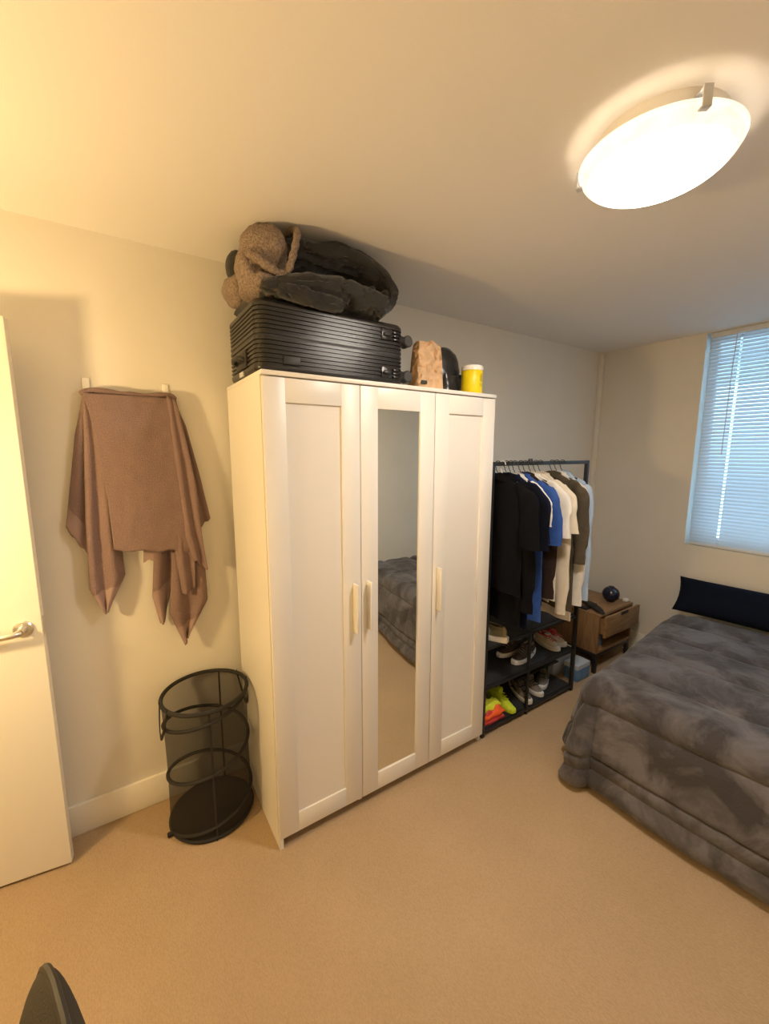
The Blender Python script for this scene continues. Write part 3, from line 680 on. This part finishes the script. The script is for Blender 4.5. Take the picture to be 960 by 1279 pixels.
rows = [
 (1.237, 'tee', 'black', 'black t-shirt nearest the wardrobe on the clothes rack', .62, .30, 0.180, 0.0, 'black_metal'),
 (1.272, 'long', 'black', 'long black shirt second from the wardrobe on the rack', .80, .60, 0.165, 0.0, 'lid'),
 (1.305, 'tee', 'ink', 'ink black t-shirt hanging in front of the navy one', .66, .31, 0.180, 0.0, 'black_metal'),
 (1.338, 'tee', 'navy', 'dark navy t-shirt between the black shirts and the white one', .82, .28, 0.165, 0.0, 'black_metal'),
 (1.372, 'tee', 'white', 'white t-shirt showing as a sliver beside the cobalt one', .60, .20, 0.150, 0.0, 'black_metal'),
 (1.420, 'tee', 'blue', 'cobalt blue t-shirt on the clothes rack', .80, .30, 0.175, 0.0, 'black_metal'),
 (1.458, 'long', 'brown', 'dark brown shirt between the cobalt and white t-shirts', .72, .56, 0.155, 0.0, 'black_metal'),
 (1.505, 'tee', 'white', 'white t-shirt hanging just right of the cobalt one', .70, .27, 0.170, 0.0, 'black_metal'),
 (1.548, 'tee', 'cream', 'cream t-shirt next to the olive jacket', .70, .25, 0.180, 0.0, 'black_metal'),
 (1.590, 'long', 'cream', 'long-sleeved cream shirt with hanging cuffs beside the olive jacket', .70, .68, 0.150, 0.0, 'black_metal'),
 (1.700, 'jacket', 'olive', 'olive drab jacket with gathered cuffs on the clothes rack', .80, .40, 0.180, 0.0, 'black_metal'),
 (1.745, 'long', 'white', 'long white shirt whose hem shows below the olive jacket', .88, .66, 0.150, 0.0, 'black_metal'),
 (1.80, 'long', 'sky', 'pale blue long-sleeved shirt at the right end of the rack', .78, .64, 0.148, 0.0, 'black_metal')]
ords = ['first', 'second', 'third', 'fourth', 'fifth', 'sixth', 'seventh', 'eighth', 'ninth', 'tenth', 'eleventh', 'twelfth', 'last']
for i, (x, kd, col, lab, L, sl, sw, yw, hc) in enumerate(rows):
    g_ = garment(x, kd, col, lab, L, sl, sw, yw, seed=i*1.7+.4, cuffs=(kd != 'tee'), th=(.018 if kd == 'jacket' else .012), hangcol=hc,
            hlabel=('pale' if hc == 'lid' else 'black')+' hanger, '+ords[i]+' from the wardrobe, holding the '+{'black': 'black', 'ink': 'ink black', 'navy': 'navy', 'white': 'white', 'blue': 'cobalt', 'brown': 'dark brown', 'cream': 'cream', 'olive': 'olive', 'sky': 'pale blue'}[col]+(' t-shirt' if kd == 'tee' else ' shirt' if kd == 'long' else ' jacket'))
    g_['group'] = 'clothes on the rack'

# ---------------------------------------------------------------- shoes
def shoe(loc, rotz, label, upper, sole='sole', accent=None, L=.275, high=.085, tongue=None, group='shoes on the rack', stripe=None):
    s_ = thing('shoe', label, 'shoe', loc, group, rotz=rotz, local=True)
    # local: heel at x=-L/2, toe at +x
    def half(t):   # half width along the length
        return .040*(math.sin(PI*min(1, (t*.92+.05)))**.45)*(.82+.25*t) if t < .985 else .012
    ring_s = []
    n = 22
    outline = []
    for i in range(n+1):
        t = i/n; outline.append((-L/2+L*t, half(t)))
    pts = [(x, y) for x, y in outline]+[(x, -y) for x, y in reversed(outline)]
    def toe(x): return .010*max(0, (x/(L/2))-.45)**1.5*2
    G().rings([[(x*.985, y*.94, .001+toe(x)) for x, y in pts], [(x, y, .008+toe(x)) for x, y in pts], [(x, y, .026+toe(x)+.006*max(0, -x/(L/2))) for x, y in pts], [(x*.97, y*.9, .030+toe(x)+.006*max(0, -x/(L/2))) for x, y in pts]]).build('sole', sole, s_)
    rs = []; nn = 30
    for i in range(nn+1):
        t = i/nn; x = -L/2+.008+(L-.016)*t
        if t < .36: top = high+.008*math.cos(t/.36*PI)*1.0
        else: k = (t-.36)/.64; top = lerp(high-.006, .052, min(1, k*1.5))-.018*max(0, k-.72)/.28
        if t < .05: top *= .75+5*t
        if t > .93: top *= 1-(t-.93)*4
        hwid = half(t)*.93; zb = .022+toe(x); rg = []
        for j in range(15):
            a = PI*j/14; c, q = math.cos(a), math.sin(a)
            wy = hwid*math.copysign(abs(c)**.6, c)*(1-.32*q**2*(1 if t < .6 else .4)); rg.append((x, wy, zb+(top-zb)*q**.8))
        rs.append(rg)
    G().rings(rs, caps=False, closed_u=False).build('upper', upper, s_)
    # collar opening (dark lining), tongue and laces
    op = [(-L/2+.026+.055+.052*math.cos(2*PI*k/20), .021*math.sin(2*PI*k/20), high+.001+.004*math.cos(2*PI*k/20)) for k in range(20)]
    G().tube(op, .006, 6, closed=True).build('collar', accent or upper, s_)
    G().rings([[(p[0], p[1], p[2]-.002) for p in op]]).build('lining', 'dark', s_, False)
    G().box((-.012, -.017, high-.018), (.018, .017, high+.016), .004).xform(Matrix.Translation((0, 0, 0))).build('tongue', tongue or upper, s_)
    for k in range(4):
        x = .014+.016*k; z = lerp(high+.002, .066, k/3)
        G().tube([(x, -.020, z-.006), (x+.004, 0, z+.004), (x, .020, z-.006)], .0026, 6).build('lace', 'lid' if not accent else accent, s_)
    if stripe:
        for sg in (-1, 1): G().tube([(-.05, sg*.0395, .035), (-.02, sg*.040, .055), (.02, sg*.040, .045)], .004, 6).build('side_stripe', stripe, s_)
    return s_
SM = {'choc': mat('chocolate_suede', (.055, .035, .032), .9, var=.15), 'grey': mat('grey_suede', (.20, .17, .15), .9, var=.12), 'cream': mat('cream_canvas', (.55, .45, .32), .8, var=.05),
      'red': mat('red_trim', (.45, .03, .03), .6), 'neon': mat('neon_yellow_mesh', (.62, .75, .03), .7, var=.1, vscale=60), 'sage': mat('sage_suede', (.22, .20, .13), .9, var=.12), 'blk': mat('black_suede', (.02, .02, .02), .85), 'beige': mat('beige_knit', (.38, .31, .20), .9, var=.1)}
B1, B2, B3 = .545+.002, .305+.002, .040+.002
shoe((1.295, -.43, B1), 1.9, 'sage green shoe standing on the bench shelf beside the wardrobe', SM['sage'])
shoe((1.655, -.435, B2), math.radians(-170), 'chocolate trainer with a white sole at the front of the middle shelf', SM['choc'], accent=SM['grey'], L=.27, stripe=SM['grey'])
shoe((1.650, -.335, B2), math.radians(-176), 'chocolate trainer behind its twin on the middle shelf', SM['choc'], accent=SM['grey'], L=.27)
shoe((1.935, -.405, B2), math.radians(-100), 'cream canvas shoe with a red collar on the middle shelf', SM['cream'], accent=SM['red'], L=.22, high=.075)
shoe((2.020-.003, -.39, B2), math.radians(-94), 'cream canvas shoe with a red collar against the right post', SM['cream'], accent=SM['red'], L=.22, high=.075, tongue=SM['red'])
shoe((1.665, -.415, B3), math.radians(-112), 'grey suede trainer with black band by the middle post', SM['grey'], accent=SM['blk'], L=.25, stripe=SM['blk'])
shoe((1.780, -.400, B3), math.radians(-104), 'grey suede trainer with a white toe on the bottom shelf', SM['grey'], accent=SM['blk'], L=.25, stripe=SM['blk'])
shoe((1.925, -.400, B3), math.radians(-150), 'grey and black trainer near the right post on the bottom shelf', SM['grey'], accent=SM['blk'], L=.26, stripe=SM['blk'])
shoe((1.475, -.400, B3), math.radians(-95), 'neon yellow running shoe on the bottom shelf', SM['neon'], sole=SM['neon'], accent=SM['neon'], L=.27, high=.095)
shoe((1.375, -.272, B3), math.radians(-80), 'beige knit shoe lying behind the neon yellow one', SM['beige'], sole=SM['neon'], L=.26)
# hi-vis vest crumpled at the end of the bottom shelf
vm = mat('hi_vis_orange', (.95, .13, .02), .7, var=.06); vy = mat('hi_vis_yellow', (.75, .85, .05), .7); vg = mat('coral_cloth', (.65, .06, .06), .7)
vt = thing('safety_vest', 'crumpled orange and yellow high-visibility vest on the bottom shelf', 'vest', (1.30, -.46, B3))
def crumple(x0, x1, y0, y1, z0, hgt, seed, name, m, n=26):
    v = []; fc = []
    for i in range(n+1):
        for k in range(n+1):
            s_, t = i/n, k/n; e = min(1, 5*min(s_, 1-s_, t, 1-t))
            x = lerp(x0, x1, s_); y = lerp(y0, y1, t)
            v.append((x+.01*nz((s_*4, t*4, 0), 1, seed), y+.01*nz((s_*4, t*4, 3), 1, seed), z0+hgt*e**.6*(.65+.6*nz((s_*3, t*3, 0), 1, seed)+.25*math.sin(s_*9+t*6+seed)*e)))
    for i in range(n):
        for k in range(n): a = i*(n+1)+k; fc.append((a, a+1, a+n+2, a+n+1))
    o = mobj(name, v, fc, m, vt); md = o.modifiers.new('thickness', 'SOLIDIFY'); md.thickness = .003; md.offset = 1
    return o
crumple(1.212, 1.40, -.515, -.42, B3+.002, .055, 3, 'lower_fold', vg)
crumple(1.212, 1.41, -.512, -.42, B3+.035, .055, 1, 'orange_fold', vm)
crumple(1.215, 1.40, -.490, -.42, B3+.065, .05, 7, 'yellow_fold', vy)

# ---------------------------------------------------------------- nightstand and what is on it
NX0, NX1, NYF, NYB, NZ = 2.392, 2.872, -.505, -.11, .455
ns = thing('nightstand', 'acacia wood nightstand with a half-open drawer and black legs', 'nightstand', ((NX0+NX1)/2, -.31, 0))
G().box((NX0, NYF, .155), (NX0+.022, NYB, NZ-.022), .001).build('side_panel', 'oak_v', ns)
G().box((NX1-.022, NYF, .155), (NX1, NYB, NZ-.022), .001).build('side_panel', 'oak_v', ns)
G().box((NX0, NYF, NZ-.022), (NX1, NYB, NZ), .0015).build('top', 'oak_h', ns)
G().box((NX0+.022, NYF, .155), (NX1-.022, NYB, .177), .001).build('bottom_shelf', 'oak_h', ns)
G().box((NX0+.022, NYB-.01, .177), (NX1-.022, NYB, NZ-.022)).build('back_panel', 'oak_v', ns, False)
dr = G().box((NX0+.012, NYF-.048, .292), (NX1+.008, NYF-.030, NZ-.006), .0015).build('drawer', 'oak_h', ns)
G().box((NX0+.034, NYF-.03, .305), (NX0+.046, NYB-.06, NZ-.03)).box((NX1-.046, NYF-.03, .305), (NX1-.034, NYB-.06, NZ-.03)).box((NX0+.046, NYF-.03, .305), (NX1-.046, NYB-.06, .313)).build('drawer_box', 'oak_v', dr, False)
G().box((2.60, NYF-.052, NZ-.028), (2.70, NYF-.046, NZ-.005), .001).build('finger_pull', 'dark', dr)
for x in (NX0+.014, NX1-.014):
    for y in (NYF+.016, NYB-.016): G().box((x-.013, y-.013, 0), (x+.013, y+.013, .152), .002).build('leg', 'black_metal', ns)
for y in (NYF+.016, NYB-.016): G().box((NX0+.028, y-.012, .128), (NX1-.028, y+.012, .154), .002).build('leg_rail', 'black_metal', ns)
for x in (NX0+.014, NX1-.014): G().box((x-.012, NYF+.03, .128), (x+.012, NYB-.03, .154), .002).build('leg_rail', 'black_metal', ns)
bs = thing('ball_speaker', 'small round navy ball with a flat foot on the nightstand', 'ball', (2.745, -.395, NZ))
G().lathe([(.030, .001)]+[(max(.0005, .062*math.sin(a)), .060-.060*math.cos(a)) for a in [math.radians(32+(180-32)*i/20) for i in range(21)]], (2.745, -.395, NZ), 36).build('ball_body', 'ball', bs)
G().lathe([(.020, .1185), (.022, .121), (.017, .122), (0, .1215)], (2.745, -.395, NZ), 24, caps=False).build('top_dial', 'black_matte', bs)
po = thing('black_pouch', 'long flat black case lying across the nightstand', 'case', (2.50, -.40, NZ))
k = G(); rs = []
for i in range(25):
    t = i/24; x = lerp(2.56, 2.425, t); y = lerp(-.275, -.515, t); w_ = .034*math.sin(PI*min(1, max(.04, t*.92+.04)))**.45; hh = .018*math.sin(PI*min(1, max(.05, t*.9+.05)))**.5
    n_ = Vector((.24, -.135, 0)).normalized(); n_ = Vector((-n_.y, n_.x, 0)); n_ = Vector((.872, -.49, 0))
    rs.append([tuple(Vector((x, y, NZ+.002+hh))+n_*(w_*math.cos(2*PI*j/16))+Vector((0, 0, hh*math.sin(2*PI*j/16)))) for j in range(16)])
k.rings(rs).build('case_body', 'black_matte', po)
G().tube([(2.475, -.43, NZ+.036), (2.474, -.432, NZ+.05)], .003, 6).build('zip_pull', 'black_matte', po)
wl = thing('wallet', 'small flat black wallet at the front left of the nightstand top', 'wallet', (2.432, -.36, NZ))
G().box((2.405, -.40, NZ+.001), (2.46, -.32, NZ+.012), .003).build('wallet_body', 'black_matte', wl); G().box((2.405, -.365, NZ+.0125), (2.46, -.355, NZ+.014)).build('wallet_band', 'dark', wl, False)
br = thing('wooden_board', 'thin wooden lid lying at the back of the nightstand top', 'board', (2.62, -.19, NZ))
G().box((2.46, -.235, NZ+.001), (2.70, -.125, NZ+.014), .002).build('board_body', 'oak_h', br); G().box((2.465, -.24, NZ+.012), (2.695, -.235, NZ+.022), .001).build('board_lip', 'oak_h', br)
pl_ = thing('earbud_case', 'tiny white case at the right edge of the nightstand', 'case', (2.845, -.46, NZ))
G().box((2.828, -.478, NZ+.001), (2.862, -.444, NZ+.014), .005).build('case_base', 'lid', pl_); G().box((2.828, -.478, NZ+.0145), (2.862, -.444, NZ+.022), .004).build('case_lid', 'lid', pl_)
def carton(name, label, a, b, top='tissue_top', cat='box'):
    t = thing(name, label, cat, ((a[0]+b[0])/2, (a[1]+b[1])/2, a[2]))
    zt = lerp(a[2], b[2], .72)
    G().box(a, (b[0], b[1], zt), .002).build('carton_body', 'tissue', t); G().box((a[0]-.001, a[1]-.001, zt), (b[0]+.001, b[1]+.001, b[2]), .002).build('carton_lid', top, t)
    return t
carton('blue_carton', 'small blue carton on the lower shelf of the nightstand', (2.425, -.47, .179), (2.52, -.38, .262), 'tissue')
carton('tissue_box', 'blue box with a pale lid on the floor beside the nightstand', (2.175, -.500, .001), (2.325, -.395, .125))
t = thing('white_carton', 'plain white box on the floor behind the blue box', 'box', (2.20, -.29, 0))
G().box((2.10, -.36, .001), (2.33, -.22, .150), .002).build('carton_body', 'tissue_top', t); G().box((2.099, -.361, .150), (2.331, -.219, .175), .002).build('carton_lid', 'lid', t)
cb_ = crom([(2.99, -.40, .006), (2.93, -.50, .006), (2.86, -.575, .006), (2.80, -.585, .006), (2.80, -.55, .006), (2.88, -.54, .007), (2.97, -.62, .006), (3.0, -.72, .006)], 60)
tag(G().tube(cb_, .004, 8).build('charging_cable', 'cable', origin=(2.88, -.55, 0)), 'white charging cable looped on the carpet by the nightstand', 'cable')

# ---------------------------------------------------------------- bed, comforter, pillow
BX0, BX1, BYN, BYF, BT = 1.47, 2.88, -.90, -2.36, .475
BPIV, BROT = Vector((2.88, -.86, 0)), math.radians(6.0)
def swing(o):
    o.location = BPIV+Matrix.Rotation(BROT, 3, 'Z') @ (o.location-BPIV); o.rotation_euler.z += BROT; return o
bd = thing('bed', 'upholstered bed base and mattress under the grey plush comforter', 'bed', ((BX0+BX1)/2, (BYN+BYF)/2, 0)); bed_root = bd
G().box((BX0+.02, BYF+.02, .08), (BX1, BYN-.02, .24), .02).build('bed_base', 'mattress', bd)
G().box((BX0, BYF, .245), (BX1, BYN, BT), .05).build('mattress', 'mattress', bd)
for x in (BX0+.1, BX1-.1):
    for y in (BYF+.1, BYN-.1): G().box((x-.03, y-.03, 0), (x+.03, y+.03, .079), .004).build('leg', 'black_metal', bd)
def comforter():
    zt = BT+.035; rr = .095; n1, n2 = 190, 210
    xh = 2.76; lenx = xh-BX0; drf = .535; drs = .50
    smax = lenx+drf; tmax = (BYN-BYF)+drs
    v = []; fc = []
    def drop(d):
        if d <= 0: return 0.0, 0.0
        q = rr*PI/2
        if d < q: return rr*math.sin(d/rr), -rr*(1-math.cos(d/rr))
        e = d-q; return rr+.20*e, -rr-.98*e
    for i in range(n1+1):
        s_ = smax*i/n1
        for k in range(n2+1):
            t = tmax*k/n2
            ex = max(0, s_-lenx); ey = max(0, t-(BYN-BYF))
            bx = xh-min(s_, lenx); by = BYF+min(t, BYN-BYF)
            if ex > 0 and ey > 0:
                d = (ex**3.2+ey**3.2)**(1/3.2); an = math.atan2(ey, ex)
                d = min(d, .56)
                of, dz = drop(d); lob = .045*math.sin(an*4+.3)*min(1, d/.35)**2*min(1, 4*math.sin(an*2))
                of += lob; dx, dy = -math.cos(an)*of, math.sin(an)*of
            elif ex > 0:
                of, dz = drop(ex); of += (.014*math.sin(t*7+1)+.012*nz((t*3, 0, 0), 1, 3))*min(1, ex/.4); dx, dy = -of, 0
            elif ey > 0:
                of, dz = drop(ey); of += (.016*math.sin(s_*6)+.012*nz((s_*4, 1, 0), 1, 5))*min(1, ey/.4); dx, dy = 0, of
            else: dx = dy = dz = 0
            # quilted channels
            ps, pt = .30, .52
            qs = abs(math.sin(PI*(s_+.06)/ps)); qt = abs(math.sin(PI*(t+.1)/pt))
            puff = .022*(min(1, qs*2.2)**.6)*(.55+.45*min(1, qt*4)**.6)-.018
            puff += .010*nz((s_*4, t*4, 0), 1, 2)+.005*nz((s_*11, t*11, 0), 1, 4)
            # bordered hem channel
            for e_, dm in ((ex, drf), (ey, drs)):
                if e_ > dm-.16: puff -= .016*math.exp(-((e_-(dm-.15))/.012)**2)
                if e_ > dm-.03: puff -= .02*((e_-(dm-.03))/.03)**2
            if s_ < .04: puff -= .015*(1-s_/.04)
            x, y, z = bx+dx, by+dy, zt+dz
            # push along the approximate normal
            wgt = min(1, (-dz)/rr) if dz else 0
            if of_dir(dx, dy): ux, uy = of_dir(dx, dy)
            else: ux = uy = 0
            z += puff*(1-wgt)
            x += ux*puff*wgt; y += uy*puff*wgt
            if z < .018:
                ov = .018-z; z = .018+.004*nz((x*9, y*9, 0), 1, 1); x += ux*ov*.8; y += uy*ov*.8
            v.append((x, y, z))
    W_ = n2+1
    for i in range(n1):
        for k in range(n2): fc.append((i*W_+k, i*W_+k+1, (i+1)*W_+k+1, (i+1)*W_+k))
    o = mobj('comforter', v, fc, 'comforter', origin=(2.1, -1.7, BT))
    md = o.modifiers.new('loft', 'SOLIDIFY'); md.thickness = .014; md.offset = -1
    for e in o.data.edges: e.use_edge_sharp = False
    return o
def of_dir(dx, dy):
    l = math.hypot(dx, dy)
    return (dx/l, dy/l) if l > 1e-6 else None
swing(bed_root); tag(swing(comforter()), 'dark grey plush quilted comforter spread over the bed', 'comforter')
def pillow(c, hx, hy, hz, lean, name, label):
    rs = []; n = 40; m = 44; v = []; fc = []
    for side in (1, -1):
        base = len(v)
        for i in range(n+1):
            for k in range(m+1):
                a = -1+2*i/n; b = -1+2*k/m
                pin = 1-.10*(1-abs(b)**2)*abs(a)**3*0-.06*(1-a*a)*abs(b)**4
                th = (max(0, (1-a**2))**.5)*(max(0, 1-b**4)**.5); y = a*hy*(1-.05*(1-b*b)*abs(a)); z = b*hz*(1-.06*(1-a*a))
                x = side*(hx*th*(1+.10*nz((a*2, b*2, side), 1, 3))+.0015)
                v.append((x, y, z))
        for i in range(n):
            for k in range(m): q = (base+i*(m+1)+k, base+i*(m+1)+k+1, base+(i+1)*(m+1)+k+1, base+(i+1)*(m+1)+k); fc.append(q)
    g_ = G(); g_.add(v, fc); g_.xform(Matrix.Translation(c) @ Matrix.Rotation(lean, 4, 'Y'))
    o = g_.build(name, 'navy', None, True, c)
    bm = bmesh.new(); bm.from_mesh(o.data); bmesh.ops.remove_doubles(bm, verts=bm.verts, dist=.004); bmesh.ops.recalc_face_normals(bm, faces=bm.faces); bm.to_mesh(o.data); bm.free()
    return tag(o, label, 'pillow')
swing(pillow((2.860, -1.175, .625), .080, .385, .125, math.radians(28), 'pillow', 'navy blue pillow leaning on the wall at the head of the bed'))

# ---------------------------------------------------------------- office chair at the lower left corner
ch = thing('office_chair', 'black fabric office chair, only its backrest tip in view', 'chair', (-.828, -1.495, 0), rotz=math.radians(104), local=True)
# local: backrest plane spans x (width), chair faces local +y
def backrest():
    v = []; n, m = 44, 40; rs = []; edge = []
    for i in range(n+1):
        t = i/n; z = .47+.43*t; up = max(0, (t-.35)/.65); lo = max(0, (.12-t)/.12)
        hw = .21*math.sqrt(max(0.0, 1-up**2.6))*(1-.3*lo**2); th = .058*max(0.0, 1-up**1.7)**.8*(1-.6*lo**2)
        hw = max(hw, .001); th = max(th, .0008); ring_ = []
        for k in range(m):
            a_ = 2*PI*k/m; c, s_ = math.cos(a_), math.sin(a_)
            ring_.append((hw*math.copysign(abs(c)**.8, c), -.24-.04*t+th*math.copysign(abs(s_)**.9, s_), z))
        rs.append(ring_); edge.append((hw, -.24-.04*t, z))
    G().rings(rs).build('backrest', 'mesh_back', ch)
    loop = edge+[(-p[0], p[1], p[2]) for p in reversed(edge[:-1])]
    G().tube(loop, .006, 8).build('edge_piping', 'black_matte', ch)
backrest()
G().box((-.24, -.22, .43), (.24, .25, .50), .03).build('seat', 'mesh_back', ch)
G().tube(crom([(0, -.10, .42), (0, -.24, .42), (0, -.30, .48), (0, -.30, .62)], 14), .016, 10).build('back_bracket', 'black_matte', ch)
G().tube([(0, 0, .09), (0, 0, .43)], .024, 14).build('gas_column', 'black_metal', ch)
for k in range(5):
    a = 2*PI*k/5+.3
    lg = G().tube([(0, 0, .11), (.16*math.cos(a), .16*math.sin(a), .095), (.27*math.cos(a), .27*math.sin(a), .072)], [.026, .020, .015], 10).build('base_leg', 'black_matte', ch)
    cm = G().lathe([(0, -.012), (.024, -.012), (.027, -.008), (.027, .008), (.024, .012), (0, .012)], n=18, caps=False)
    cm.xform(Matrix.Translation((.27*math.cos(a), .27*math.sin(a), .0275)) @ Matrix.Rotation(a, 4, 'Z') @ Matrix.Rotation(PI/2, 4, 'X')); cm.build('caster', 'rubber', lg)
